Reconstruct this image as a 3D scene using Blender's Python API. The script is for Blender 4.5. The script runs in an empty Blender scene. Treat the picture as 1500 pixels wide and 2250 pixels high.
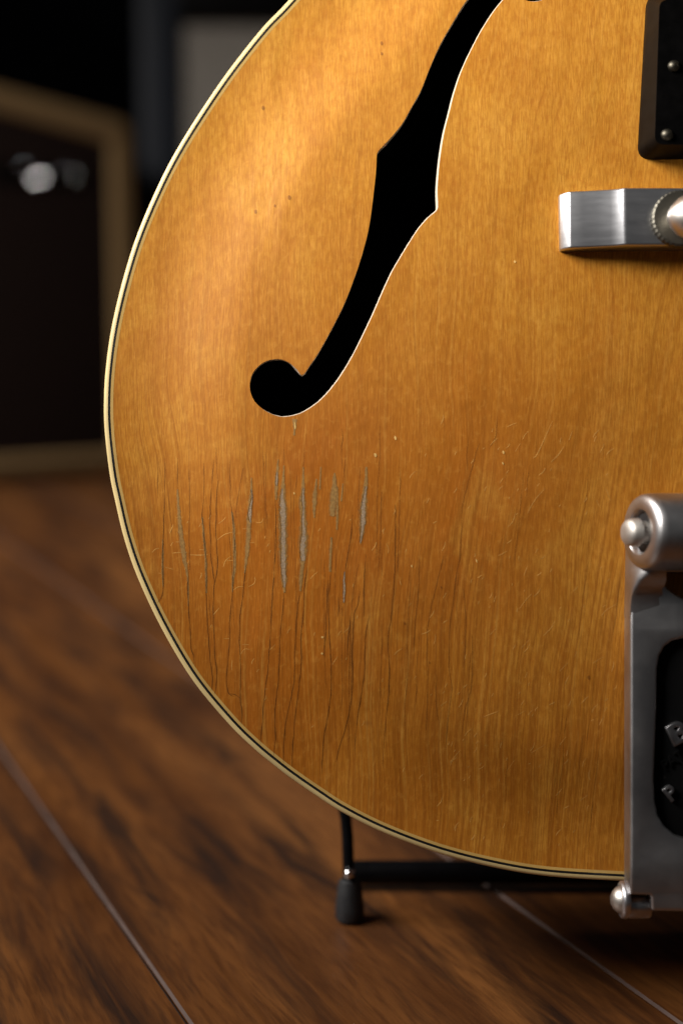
import bpy, bmesh, math, random
import numpy as np
from mathutils import Vector, Matrix, noise
from mathutils.geometry import delaunay_2d_cdt
R = math.radians
random.seed(7)
rng = np.random.default_rng(7)
SC = bpy.context.scene
COL = SC.collection

# ------------------------------------------------------------------ camera
H = 0.21                       # lens height above the floor
PITCH = R(7.26)
F = 3125.0                     # focal length in photo pixels (50 mm on a 36 mm tall frame)
D = 0.446                      # lens to guitar
LEAN = R(4.0)                  # the guitar leans back a little more than the lens looks down
cd = bpy.data.cameras.new('camera'); cam = bpy.data.objects.new('camera', cd); COL.objects.link(cam)
cd.sensor_width = 36; cd.sensor_fit = 'AUTO'; cd.lens = 50
cam.location = (0, 0, H); cam.rotation_euler = (math.pi/2 - PITCH, 0, 0)
cd.clip_start = 0.01; cd.clip_end = 60
cd.dof.use_dof = True; cd.dof.focus_distance = 0.442; cd.dof.aperture_fstop = 4.2
SC.camera = cam
CM = Matrix.Translation((0, 0, H)) @ Matrix.Rotation(math.pi/2 - PITCH, 4, 'X')

# guitar frame: x right, y up the guitar, z out of the top
GM = CM @ Matrix.Translation((0, 0, -D)) @ Matrix.Rotation(-LEAN, 4, 'X')
cL, sL = math.cos(LEAN), math.sin(LEAN)
CG = Vector((0, -D*sL, D*cL))
def px2g(px, py, h):
    """photo pixel -> point of the guitar frame lying at height h (metres)"""
    a, b = (px-750)/F, (1125-py)/F
    d = Vector((a, b*cL + sL, b*sL - cL))      # camera axes into guitar axes
    t = (h - CG.z)/d.z
    return Vector((CG.x + t*d.x, CG.y + t*d.y, h))
def px2w(px, py, Z):
    return CM @ Vector(((px-750)/F*Z, (1125-py)/F*Z, -Z))
def px2floor(px, py, z=0.0):
    d = CM.to_3x3() @ Vector(((px-750)/F, (1125-py)/F, -1)); t = (z-H)/d.z
    return Vector((0, 0, H)) + d*t

# ------------------------------------------------------------------ light
W = bpy.data.worlds.new('World'); SC.world = W; W.use_nodes = True
bg = W.node_tree.nodes['Background']; bg.inputs[0].default_value = (0.9, 0.95, 1.0, 1); bg.inputs[1].default_value = 0.026
def area(name, gpos, gtarget, sx, sy, power, color, world=False, spread=180):
    l = bpy.data.lights.new(name, 'AREA'); l.shape = 'RECTANGLE'; l.size = sx; l.size_y = sy
    l.energy = power; l.color = color; l.spread = R(spread)
    o = bpy.data.objects.new(name, l); COL.objects.link(o)
    p, t = Vector(gpos), Vector(gtarget)
    if not world: p, t = GM @ p, GM @ t
    o.location = p; o.rotation_euler = (t-p).to_track_quat('-Z', 'Y').to_euler()
    return o
WIN = Vector((-0.56, 0.52, 0.34))
area('window_light', WIN, (0.03, 0.255, 0), 0.36, 0.46, 2.1, (1.0, 0.96, 0.91), spread=60)
REAR = Vector((-1.35, 0.64, 1.25))
area('rear_fill_light', REAR, (-0.42, 1.25, 0.12), 0.7, 0.5, 14, (1.0, 0.94, 0.88), world=True, spread=88)  # added lamp out of view, brightens the rear floor and the amplifiers
SC.view_settings.view_transform = 'Standard'; SC.view_settings.look = 'None'
SC.view_settings.exposure = 0; SC.view_settings.gamma = 1

# ------------------------------------------------------------------ materials
class NT:
    def __init__(s, name):
        s.m = bpy.data.materials.new(name); s.m.use_nodes = True
        s.t = s.m.node_tree; s.b = s.t.nodes['Principled BSDF']; s.out = s.t.nodes['Material Output']
    def n(s, typ, **kw):
        nd = s.t.nodes.new(typ)
        for k, v in kw.items():
            if k in nd.inputs.keys(): nd.inputs[k].default_value = v
            else: setattr(nd, k, v)
        return nd
    def l(s, a, b): s.t.links.new(a, b)
    def coords(s, scale, rot=(0,0,0), kind='Object'):
        tc = s.n('ShaderNodeTexCoord'); mp = s.n('ShaderNodeMapping')
        mp.inputs['Scale'].default_value = scale; mp.inputs['Rotation'].default_value = rot
        s.l(tc.outputs[kind], mp.inputs['Vector']); return mp.outputs['Vector']
    def noise(s, vec, scale=1, detail=4, rough=.55, dist=0):
        nd = s.n('ShaderNodeTexNoise'); nd.inputs['Scale'].default_value = scale; nd.inputs['Detail'].default_value = detail
        nd.inputs['Roughness'].default_value = rough; nd.inputs['Distortion'].default_value = dist
        s.l(vec, nd.inputs['Vector']); return nd.outputs['Fac']
    def ramp(s, fac, stops):
        nd = s.n('ShaderNodeValToRGB'); e = nd.color_ramp.elements
        while len(e) < len(stops): e.new(0.5)
        for i, (p, c) in enumerate(stops):
            e[i].position = p; e[i].color = (*c, 1) if isinstance(c, tuple) else (c, c, c, 1)
        s.l(fac, nd.inputs[0]); return nd.outputs[0]
    def mix(s, fac, a, b, mode='MIX'):
        nd = s.n('ShaderNodeMix', data_type='RGBA', blend_type=mode)
        for i, v in ((0, fac), (6, a), (7, b)):
            if hasattr(v, 'links'): s.l(v, nd.inputs[i])
            elif i == 0: nd.inputs[0].default_value = v
            else: nd.inputs[i].default_value = (*v, 1)
        return nd.outputs[2]
    def math(s, op, a, b=0.0):
        nd = s.n('ShaderNodeMath', operation=op)
        for i, v in ((0, a), (1, b)):
            if hasattr(v, 'links'): s.l(v, nd.inputs[i])
            else: nd.inputs[i].default_value = v
        return nd.outputs[0]
    def bump(s, fac, strength, dist=0.0005):
        nd = s.n('ShaderNodeBump'); nd.inputs['Strength'].default_value = strength; nd.inputs['Distance'].default_value = dist
        s.l(fac, nd.inputs['Height']); s.l(nd.outputs[0], s.b.inputs['Normal']); return nd.outputs[0]
    def set(s, **kw):
        for k, v in kw.items():
            i = s.b.inputs[k.replace('_', ' ')]
            if hasattr(v, 'links'): s.l(v, i)
            else: i.default_value = (*v, 1) if isinstance(v, tuple) else v
        return s

def speckled(name, color, rough, metal=0.0, amount=.25, scale=300, bump=0.0, coat=0.0, spread=0.12, spec=.5):
    m = NT(name); v = m.coords((1, 1, 1))
    f = m.noise(v, scale, 5)
    dark = tuple(c*(1-amount) for c in color); lite = tuple(min(1, c*(1+amount)) for c in color)
    m.set(Base_Color=m.ramp(f, [(.3, dark), (.7, lite)]), Metallic=metal)
    f2 = m.noise(v, scale*.31, 3)
    m.set(Roughness=m.ramp(f2, [(.3, max(.02, rough-spread)), (.7, min(1, rough+spread))]))
    m.set(Specular_IOR_Level=spec)
    if coat: m.set(Coat_Weight=coat, Coat_Roughness=.12)
    if bump: m.bump(f, bump, .0003)
    return m.m

def maple_top():
    m = NT('aged_maple_lacquer')
    v = m.coords((1, 1, 1))
    # long vertical growth bands, bent by a slow noise
    tc = m.n('ShaderNodeTexCoord'); sep = m.n('ShaderNodeSeparateXYZ'); m.l(tc.outputs['Object'], sep.inputs[0])
    vb = m.coords((70, 6, 1)); band = m.noise(vb, 1, 4, .55, .6)
    fib = m.noise(m.coords((2300, 210, 1)), 1, 3, .6)          # short fibres
    wv = m.n('ShaderNodeVectorMath', operation='ADD'); wn = m.n('ShaderNodeTexNoise'); wn.inputs['Scale'].default_value = 260; wn.inputs['Detail'].default_value = 2
    m.l(v, wn.inputs['Vector']); ws = m.n('ShaderNodeVectorMath', operation='SCALE'); ws.inputs['Scale'].default_value = .0032
    m.l(wn.outputs['Color'], ws.inputs[0]); m.l(v, wv.inputs[0]); m.l(ws.outputs[0], wv.inputs[1])
    mm_ = m.n('ShaderNodeMapping'); mm_.inputs['Scale'].default_value = (460, 330, 1); m.l(wv.outputs[0], mm_.inputs['Vector'])
    mot = m.noise(mm_.outputs[0], 1, 4, .62)                    # mottled fleck of the maple
    big = m.noise(v, 11, 3, .55, .4)
    mid = m.noise(m.coords((40, 26, 1)), 1, 5, .62, 1.0)
    # amber lacquer gone orange round the worn patch under the f-hole
    gx = m.math('MULTIPLY', m.math('SUBTRACT', sep.outputs[0], -0.010), 7.2)
    gy = m.math('MULTIPLY', m.math('SUBTRACT', sep.outputs[1], -0.036), 6.6)
    rad = m.math('SQRT', m.math('ADD', m.math('MULTIPLY', gx, gx), m.math('MULTIPLY', gy, gy)))
    rad = m.math('ADD', rad, m.math('MULTIPLY', m.math('SUBTRACT', big, .5), 1.6))
    worn = m.ramp(rad, [(.15, 1.0), (1.0, 0.0)])
    honey = m.ramp(band, [(.32, (.545, .225, .022)), (.52, (.630, .275, .031)), (.72, (.690, .315, .042))])
    c = m.mix(m.math('MULTIPLY', worn, .95), honey, (.455, .128, .0105))
    c = m.mix(m.ramp(big, [(.40, .0), (.72, .40)]), c, (.56, .205, .019))
    c = m.mix(m.ramp(mid, [(.36, .34), (.54, .0)]), c, (.43, .140, .011))
    c = m.mix(m.ramp(mid, [(.54, .0), (.70, .30)]), c, (.80, .42, .066))
    # long growth lines: level lines of a stretched noise, leaning over towards the right
    wob = m.noise(m.coords((14, 9, 1)), 1, 2)
    lean = m.math('MULTIPLY', m.math('MULTIPLY', m.math('ADD', sep.outputs[0], .02), sep.outputs[1]), 1.2)
    wx = m.math('ADD', m.math('SUBTRACT', sep.outputs[0], lean), m.math('MULTIPLY', wob, .020))
    cmb = m.n('ShaderNodeCombineXYZ'); m.l(wx, cmb.inputs[0]); m.l(sep.outputs[1], cmb.inputs[1])
    def str_(sx, sy, det):
        n = m.n('ShaderNodeMapping'); n.inputs['Scale'].default_value = (sx, sy, 1); m.l(cmb.outputs[0], n.inputs['Vector']); return m.noise(n.outputs[0], 1, det, .5)
    low = m.ramp(m.math('ADD', m.math('MULTIPLY', sep.outputs[1], -4.5), m.math('ADD', big, -.02)), [(.10, .42), (.75, 1.0)])
    g1 = str_(330, 3.4, 1.5)
    lines = m.ramp(g1, [(.440, 0.0), (.475, .85), (.51, 0.0), (.585, .0), (.61, .6), (.635, .0)])
    brk = m.ramp(m.noise(m.coords((38, 14, 1)), 1, 2), [(.34, 0.15), (.60, 1.0)])
    c = m.mix(m.math('MULTIPLY', m.math('MULTIPLY', lines, brk), m.math('MULTIPLY', low, .62)), c, (.20, .055, .006))
    c = m.mix(m.math('MULTIPLY', m.ramp(str_(1100, 7, 3), [(.36, .55), (.52, .0)]), low), c, (.34, .105, .010))
    c = m.mix(m.math('MULTIPLY', m.ramp(str_(900, 9, 3), [(.56, .0), (.72, .40)]), low), c, (.78, .40, .075))
    c = m.mix(m.ramp(fib, [(.40, .36), (.55, .0)]), c, (0.300, 0.084, 0.0073))
    c = m.mix(m.ramp(fib, [(.55, .0), (.72, .22)]), c, (0.780, 0.370, 0.0792))
    c = m.mix(m.ramp(mot, [(.36, .32), (.50, .0)]), c, (0.420, 0.128, 0.0119))
    c = m.mix(m.ramp(mot, [(.55, .0), (.70, .22)]), c, (0.780, 0.370, 0.0660))
    # little mineral spots
    sp = m.n('ShaderNodeTexVoronoi'); sp.inputs['Scale'].default_value = 46; m.l(v, sp.inputs['Vector'])
    spot = m.ramp(sp.outputs['Distance'], [(.03, .75), (.075, 0.0)])
    pick = m.ramp(m.noise(v, 33, 1), [(.60, 0.0), (.66, 1.0)])
    c = m.mix(m.math('MULTIPLY', spot, pick), c, (0.220, 0.053, 0.0079))
    m.set(Base_Color=c, Roughness=m.ramp(m.noise(v, 40, 4), [(.3, .42), (.7, .60)]), Specular_IOR_Level=.30, Specular_Tint=(1, .86, .50))
    bb = m.math('ADD', m.math('MULTIPLY', fib, .5), m.math('MULTIPLY', mot, .8))
    b1 = m.bump(bb, .14, .0004)
    b2 = m.n('ShaderNodeBump'); b2.inputs['Strength'].default_value = .30; b2.inputs['Distance'].default_value = .0022
    m.l(m.noise(m.coords((30, 22, 1)), 1, 3, .5, .8), b2.inputs['Height'])
    m.l(b2.outputs[0], b1.node.inputs['Normal'])
    return m.m

def decal(name, color, rough, alpha=1.0, vary=.3, scale=900):
    m = NT(name); v = m.coords((1, 1, 1)); f = m.noise(v, scale, 4)
    m.set(Base_Color=m.ramp(f, [(.3, tuple(c*(1-vary) for c in color)), (.7, tuple(c*(1+vary) for c in color))]), Roughness=rough, Specular_IOR_Level=.25)
    at = m.n('ShaderNodeAttribute', attribute_name='fade'); tr = m.n('ShaderNodeBsdfTransparent'); mx = m.n('ShaderNodeMixShader')
    m.l(m.math('MULTIPLY', at.outputs['Fac'], alpha), mx.inputs[0]); m.l(tr.outputs[0], mx.inputs[1]); m.l(m.b.outputs[0], mx.inputs[2])
    m.l(mx.outputs[0], m.out.inputs['Surface']); return m.m

def floor_wood():
    m = NT('scraped_brown_floorboard')
    info = m.n('ShaderNodeObjectInfo'); tc = m.n('ShaderNodeTexCoord'); add = m.n('ShaderNodeVectorMath', operation='ADD')
    sc = m.n('ShaderNodeVectorMath', operation='SCALE'); sc.inputs[0].default_value = (3.1, 7.7, 1.3)
    m.l(info.outputs['Random'], sc.inputs['Scale']); m.l(tc.outputs['Object'], add.inputs[0]); m.l(sc.outputs[0], add.inputs[1])
    def mp(scale):
        n = m.n('ShaderNodeMapping'); n.inputs['Scale'].default_value = scale; m.l(add.outputs[0], n.inputs['Vector']); return n.outputs[0]
    big = m.noise(mp((26, 3.2, 1)), 1, 5, .62, .5)
    fine = m.noise(mp((420, 38, 1)), 1, 4, .6)
    blot = m.noise(mp((70, 7, 1)), 1, 5, .66, .5)
    c = m.ramp(big, [(.32, (.040, .0125, .0035)), (.50, (.120, .0425, .0105)), (.68, (.205, .078, .0195))])
    c = m.mix(m.ramp(blot, [(.34, .94), (.53, .0)]), c, (.016, .006, .0026))
    c = m.mix(m.ramp(fine, [(.36, .55), (.54, .0)]), c, (.045, .014, .004))
    m.set(Base_Color=c, Roughness=m.ramp(blot, [(.3, .50), (.7, .34)]), Specular_IOR_Level=.45)
    m.bump(m.math('ADD', fine, m.math('MULTIPLY', blot, 1.5)), .25, .0006); return m.m

def brushed(name, color, rough, scale=(40, 900, 900), amount=.12, metal=1.0, bump=.05, rv=.06):
    m = NT(name); f = m.noise(m.coords(scale), 1, 4, .6); g = m.noise(m.coords((1, 1, 1)), 90, 4)
    m.set(Base_Color=m.ramp(g, [(.3, tuple(c*(1-amount) for c in color)), (.7, tuple(min(1, c*(1+amount)) for c in color))]), Metallic=metal)
    m.set(Roughness=m.ramp(f, [(.3, rough-rv), (.7, rough+rv)])); m.bump(f, bump, .0002); return m.m

def dusty_alu():
    m = NT('worn_cast_aluminium'); v = m.coords((1, 1, 1))
    g = m.noise(v, 70, 5); dust = m.ramp(m.noise(v, 1500, 2), [(.66, 0.0), (.74, .6)])
    c = m.ramp(g, [(.3, (.42, .41, .415)), (.7, (.52, .51, .51))]); c = m.mix(dust, c, (.62, .60, .58))
    m.set(Base_Color=c, Metallic=1.0, Roughness=m.ramp(g, [(.3, .33), (.7, .41)])); m.bump(m.noise(v, 1800, 2), .04, .0002); return m.m

def black_paint():
    m = NT('worn_black_enamel'); v = m.coords((1, 1, 1))
    ch = m.ramp(m.noise(v, 420, 5, .7), [(.66, 0.0), (.72, 1.0)])
    c = m.mix(ch, (.002, .002, .0022), (.045, .042, .038)); m.set(Base_Color=c, Roughness=.65, Specular_IOR_Level=.12); return m.m

def cloth(name, a, b, fx, fy):
    m = NT(name); tc = m.n('ShaderNodeTexCoord'); sep = m.n('ShaderNodeSeparateXYZ'); m.l(tc.outputs['Object'], sep.inputs[0])
    sx = m.math('SINE', m.math('MULTIPLY', sep.outputs[0], fx)); sz = m.math('SINE', m.math('MULTIPLY', sep.outputs[2], fy))
    f = m.math('ADD', m.math('MULTIPLY', m.math('ADD', sx, sz), .2), .5)
    f = m.math('ADD', f, m.math('MULTIPLY', m.math('SUBTRACT', m.noise(m.coords((1, 1, 1)), 60, 3), .5), .5))
    m.set(Base_Color=m.ramp(f, [(.2, a), (.8, b)]), Roughness=.9, Specular_IOR_Level=.08); m.bump(f, .3, .001); return m.m

M = dict(
    top=maple_top(),
    binding=speckled('aged_cream_binding', (.78, .60, .28), .34, amount=.14, scale=38),
    purfling=speckled('cream_purfling', (.66, .42, .125), .4, amount=.07, scale=150),
    black_line=speckled('black_purfling', (.006, .005, .005), .45, amount=.3, scale=400),
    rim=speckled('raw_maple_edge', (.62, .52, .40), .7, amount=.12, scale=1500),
    side=speckled('maple_side', (.42, .19, .045), .35, amount=.25, scale=60, coat=.3),
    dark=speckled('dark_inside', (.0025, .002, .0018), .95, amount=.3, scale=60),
    alu=dusty_alu(),
    polished=brushed('brushed_aluminium', (.62, .62, .64), .36, (120, 700, 120), .04, bump=.004, rv=.02),
    steel=brushed('dull_nickel', (.56, .53, .49), .42, (300, 300, 300)),
    nickel=brushed('knurled_nickel', (.15, .14, .115), .5, (200, 200, 200)),
    panel=black_paint(),
    letter=brushed('letter_aluminium', (.46, .45, .46), .34, (300, 300, 300)),
    plastic=speckled('black_plastic', (.003, .0028, .0028), .34, amount=.3, scale=300, spread=.06, spec=.04),
    screw=brushed('tarnished_screw', (.10, .09, .07), .46, (300, 300, 300)),
    crack=decal('dark_lacquer_crack', (.085, .032, .007), .6, .66),
    spot=decal('mineral_stain', (.20, .060, .012), .5, .42),
    faint=decal('faint_lacquer_crack', (.15, .05, .010), .6, .36),
    chip=decal('bare_weathered_wood', (.375, .265, .165), .85, 1.0, .38, 2200),
    lift=decal('lifted_ochre_lacquer', (.40, .225, .070), .45, .85, .25, 1200),
    scratch=decal('pale_scratch', (.95, .52, .13), .5, .62),
    ding=decal('pale_ding', (.95, .62, .20), .5, .85),
    floor=floor_wood(),
    floor_edge=speckled('dusty_sheen_board_edge', (.085, .053, .043), .5, amount=.2, scale=80),  # dust plus the bevel's pale reflection, both put into the colour
    underlay=speckled('dark_underlay', (.02, .012, .008), .9),
    tube=speckled('black_steel_tube', (.003, .003, .0036), .34, amount=.3, scale=200, spread=.06, spec=.12),
    rubber=speckled('black_rubber', (.012, .0125, .014), .55, amount=.25, scale=500),
    soft_chrome=brushed('worn_chrome', (.8, .8, .82), .20, (300, 300, 300), .05),
    pin=brushed('matte_nickel', (.54, .51, .47), .55, (300, 300, 300)),
    chrome=brushed('chrome', (.8, .8, .82), .10, (300, 300, 300), .05),
    tweed=cloth('tan_cloth_covering', (.18, .112, .048), (.31, .205, .098), 2600, 2600),
    brown_grille=cloth('dark_brown_grille_cloth', (.012, .0072, .0060), (.024, .0145, .0120), 1800, 1800),
    tolex=speckled('blue_black_vinyl', (.006, .009, .0155), .5, amount=.4, scale=900, bump=.3, spec=.25),
    silver_grille=cloth('silver_grey_grille_cloth', (.16, .147, .128), (.29, .268, .235), 1500, 900),
    wall=speckled('dark_navy_wall', (.0022, .0026, .0042), .9, amount=.2, scale=12),
    neck=speckled('neck_maple', (.38, .17, .04), .4, amount=.2, scale=60),
    board=speckled('rosewood_board', (.03, .014, .009), .5, amount=.3, scale=200),
)

# ------------------------------------------------------------------ helpers
def mesh(name, verts, faces, mat, parent=None, smooth=True, mats=None, mi=None, fade=None):
    me = bpy.data.meshes.new(name); me.from_pydata([tuple(v) for v in verts], [], faces)
    for mm in (mats or [mat]): me.materials.append(mm)
    if mi is not None: me.polygons.foreach_set('material_index', mi)
    me.polygons.foreach_set('use_smooth', [smooth]*len(me.polygons))
    if fade is not None:
        at = me.attributes.new('fade', 'FLOAT', 'POINT'); at.data.foreach_set('value', fade)
    me.update()
    o = bpy.data.objects.new(name, me); COL.objects.link(o); o.parent = parent
    return o
def empty(name, mw, label, cat, kind=None, group=None):
    o = bpy.data.objects.new(name, None); COL.objects.link(o); o.matrix_world = mw; o.empty_display_size = .02
    tag(o, label, cat, kind, group); return o
def tag(o, label=None, cat=None, kind=None, group=None):
    for k, v in (('label', label), ('category', cat), ('kind', kind), ('group', group)):
        if v: o[k] = v
    return o
def sharp(o, ang=35):
    bm = bmesh.new(); bm.from_mesh(o.data)
    bmesh.ops.recalc_face_normals(bm, faces=bm.faces)
    for e in bm.edges:
        if len(e.link_faces) == 2: e.smooth = e.calc_face_angle(0) < R(ang)
    for f in bm.faces: f.smooth = True
    bm.to_mesh(o.data); bm.free(); return o
def catmull(pts, step, closed=False):
    P = [np.array(p, float) for p in pts]; n = len(P); out = []
    rngi = range(n if closed else n-1)
    for i in rngi:
        p0 = P[(i-1) % n] if closed or i > 0 else 2*P[0]-P[1]
        p1, p2 = P[i], P[(i+1) % n]
        p3 = P[(i+2) % n] if closed or i+2 < n else 2*P[-1]-P[-2]
        k = max(1, int(math.ceil(np.linalg.norm((p2-p1)[:2])/step)))
        for j in range(k):
            t = j/k
            out.append(.5*(2*p1 + (p2-p0)*t + (2*p0-5*p1+4*p2-p3)*t*t + (3*p1-p0-3*p2+p3)*t**3))
    if not closed: out.append(P[-1])
    return np.array(out)
def resample(P, step, closed=True):
    Q = np.vstack([P, P[:1]]) if closed else P
    s = np.concatenate([[0], np.cumsum(np.linalg.norm(np.diff(Q, axis=0), axis=1))])
    k = int(round(s[-1]/step)); t = np.linspace(0, s[-1], k+1)
    out = np.stack([np.interp(t, s, Q[:, j]) for j in range(Q.shape[1])], 1)
    return out[:-1] if closed else out
def normals2(P):          # inward normals of a closed ccw loop
    T = np.roll(P, -1, 0) - np.roll(P, 1, 0); T /= np.linalg.norm(T, axis=1)[:, None]
    return np.stack([-T[:, 1], T[:, 0]], 1)
def area2(P): x, y = P[:, 0], P[:, 1]; return .5*np.sum(x*np.roll(y, -1)-np.roll(x, -1)*y)
def inside(P, Q):         # points Q inside polygon P
    x, y = Q[:, 0], Q[:, 1]; c = np.zeros(len(Q), bool); n = len(P)
    for i in range(n):
        x1, y1 = P[i]; x2, y2 = P[(i+1) % n]
        if y1 == y2: continue
        m = ((y1 > y) != (y2 > y)) & (x < (x2-x1)*(y-y1)/(y2-y1)+x1); c ^= m
    return c
def lathe(name, prof, mat, parent, axis='x', seg=40, at=(0, 0, 0)):
    """prof: (along axis, radius)"""
    vs, fs = [], []
    for a, r in prof:
        for k in range(seg):
            th = 2*math.pi*k/seg; u, v = r*math.cos(th), r*math.sin(th)
            vs.append({'x': (a, u, v), 'y': (u, a, v), 'z': (u, v, a)}[axis])
    n = len(prof)
    for i in range(n-1):
        for k in range(seg):
            k2 = (k+1) % seg; fs.append((i*seg+k, i*seg+k2, (i+1)*seg+k2, (i+1)*seg+k))
    fs.append(tuple(range(seg))); fs.append(tuple((n-1)*seg+k for k in range(seg)))
    vs = [Vector(v)+Vector(at) for v in vs]
    return sharp(mesh(name, vs, fs, mat, parent), 40)
def plate(name, loops, z0, z1, bevel, mat, parent, mw=None):
    """flat cut-out with holes, from z0 to z1, rounded edges"""
    cu = bpy.data.curves.new(name+'_outline', 'CURVE'); cu.dimensions = '2D'; cu.fill_mode = 'BOTH'
    for lp in loops:
        sp = cu.splines.new('POLY'); sp.points.add(len(lp)-1); sp.use_cyclic_u = True
        for p, q in zip(sp.points, lp): p.co = (q[0], q[1], 0, 1)
    cu.extrude = (z1-z0)/2-bevel; cu.bevel_depth = bevel; cu.bevel_resolution = 2; cu.offset = -bevel
    return from_curve(cu, name, mat, parent, Matrix.Translation((0, 0, (z0+z1)/2)), mw)
def from_curve(cu, name, mat, parent, tm, mw=None):
    tmp = bpy.data.objects.new('tmp', cu); COL.objects.link(tmp)
    dg = bpy.context.evaluated_depsgraph_get(); dg.update()
    me = bpy.data.meshes.new_from_object(tmp.evaluated_get(dg)); bpy.data.objects.remove(tmp); bpy.data.curves.remove(cu)
    me.transform(tm); me.materials.clear(); me.materials.append(mat); me.name = name
    bm = bmesh.new(); bm.from_mesh(me); bmesh.ops.remove_doubles(bm, verts=bm.verts, dist=1e-6); bm.to_mesh(me); bm.free()
    o = bpy.data.objects.new(name, me); COL.objects.link(o); o.parent = parent
    if mw is not None: o.matrix_world = mw
    return sharp(o, 38)
def tube(name, pts, r, mat, parent=None, seg=14, step=.004):
    P = catmull(pts, step) if len(pts) > 2 else np.array(pts, float)
    vs, fs = [], []; up = Vector((.013, .71, .7)).normalized()
    for i, p in enumerate(P):
        t = Vector(P[min(i+1, len(P)-1)]-P[max(i-1, 0)]).normalized()
        a = t.cross(up)
        if a.length < .1: a = t.cross(Vector((1, 0, 0)))
        a.normalize(); b = t.cross(a); up = -b if False else up
        for k in range(seg):
            th = 2*math.pi*k/seg; vs.append(Vector(p)+a*r*math.cos(th)+b*r*math.sin(th))
    for i in range(len(P)-1):
        for k in range(seg): fs.append((i*seg+k, i*seg+(k+1) % seg, (i+1)*seg+(k+1) % seg, (i+1)*seg+k))
    fs.append(tuple(range(seg))); fs.append(tuple((len(P)-1)*seg+k for k in range(seg)))
    return sharp(mesh(name, vs, fs, mat, parent), 50)
def box(name, lo, hi, mat, parent=None, bevel=.0, seg=2):
    bm = bmesh.new(); bmesh.ops.create_cube(bm, size=1)
    for v in bm.verts: v.co = Vector([lo[i]+(v.co[i]+.5)*(hi[i]-lo[i]) for i in range(3)])
    if bevel: bmesh.ops.bevel(bm, geom=bm.edges[:], offset=bevel, segments=seg, affect='EDGES', profile=.5)
    me = bpy.data.meshes.new(name); bm.to_mesh(me); bm.free(); me.materials.append(mat)
    o = bpy.data.objects.new(name, me); COL.objects.link(o); o.parent = parent
    return sharp(o, 45)

# ------------------------------------------------------------------ room
floor = mesh('floor', [(-4, -1.5, -.016), (4, -1.5, -.016), (4, 4.2, -.016), (-4, 4.2, -.016)], [(0, 1, 2, 3)], M['underlay'])
tag(floor, 'dark underlay below the brown floorboards', None, 'structure')
A, B = px2floor(417, 2250), px2floor(0, 1648)
pdir = (B-A); pdir.z = 0; pdir.normalize()
pn = Vector((pdir.y, -pdir.x, 0))                       # to the right of the boards
C2 = px2floor(1494, 2250); PW = (C2-A).dot(pn)
ang = math.atan2(pdir.y, pdir.x)-math.pi/2
L0, L1, bv, gap = -2.2, 5.2, .0009, .0003
prof = [(gap, -.012), (gap, -bv*.8), (gap+bv, 0), (PW-gap-bv, 0), (PW-gap, -bv*.8), (PW-gap, -.012)]
pv = [(x, L0, z) for x, z in prof]+[(x, L1, z) for x, z in prof]
pf = [(i, i+1, i+7, i+6) for i in range(5)]
base = None
for i in range(-14, 16):
    if base is None:
        o = base = mesh('floorboard', pv, pf, None, floor, False, mats=[M['floor'], M['floor_edge']], mi=[0, 1, 0, 1, 0])
    else:
        o = base.copy(); COL.objects.link(o); o.parent = floor
    o.matrix_world = Matrix.Translation(A+pn*PW*i+pdir*0.0) @ Matrix.Rotation(ang, 4, 'Z')
wall = mesh('wall', [(-4, 3.6, 0), (4, 3.6, 0), (4, 3.6, 2.6), (-4, 3.6, 2.6)], [(0, 1, 2, 3)], M['wall'], None, False)
tag(wall, 'dark navy wall behind the two amplifiers', None, 'structure')

# tan amplifier, far left
def upright(p0, p1):
    """frame: x along the front (left to right), y into the thing, z up; origin on the floor at p0"""
    u = (p1-p0); u.z = 0; u.normalize(); n = Vector((-u.y, u.x, 0))
    m = Matrix((u, n, Vector((0, 0, 1)))).transposed().to_4x4(); m.translation = p0; return m
def on_plane(px, py, mw):
    d = CM.to_3x3() @ Vector(((px-750)/F, (1125-py)/F, -1)); o = Vector((0, 0, H))
    n = mw.col[1].to_3d(); t = (mw.translation-o).dot(n)/d.dot(n)
    q = mw.inverted() @ (o+d*t); return (q.x, q.z)
am = upright(px2floor(0, 1062), px2floor(230, 1046))
amp = empty('guitar_amplifier', am, 'tan covered amplifier with dark brown grille at the far left on the floor', 'amplifier')
tl0, tr0 = on_plane(0, 188, am), on_plane(298, 270, am)
sl = (tr0[1]-tl0[1])/(tr0[0]-tl0[0]); xr = on_plane(295, 500, am)[0]; xl = -.42
ti0, ti1 = on_plane(0, 248, am), on_plane(237, 314, am)
si = (ti1[1]-ti0[1])/(ti1[0]-ti0[0]); xi = on_plane(246, 500, am)[0]; zb = on_plane(100, 1000, am)[1]
def rnd(pts, r, n=6):
    out = []
    for i, p in enumerate(pts):
        p = Vector(p); a = (Vector(pts[i-1])-p).normalized(); b = (Vector(pts[(i+1) % len(pts)])-p).normalized()
        rr = min(r, (Vector(pts[i-1])-p).length*.45, (Vector(pts[(i+1) % len(pts)])-p).length*.45)
        for k in range(n+1):
            t = k/n; out.append(tuple((p+a*rr)*(1-t)**2+p*2*t*(1-t)+(p+b*rr)*t*t))
    return out
outer = [(xl, .012), (xr, .012), (xr, tr0[1]), (xl, tl0[1]+sl*(xl-tl0[0]))]
inner = [(xl+.045, zb), (xi, zb), (xi, ti1[1]), (xl+.045, ti0[1]+si*(xl+.045-ti0[0]))]
XZ = Matrix(((1, 0, 0, 0), (0, 0, -1, 0), (0, 1, 0, 0), (0, 0, 0, 1)))   # plate z -> -y (towards the viewer)
fr = plate('frame', [rnd(outer, .02), rnd(inner, .006)], -.03, 0, .006, M['tweed'], amp); fr.data.transform(XZ); fr.matrix_world = am
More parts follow.
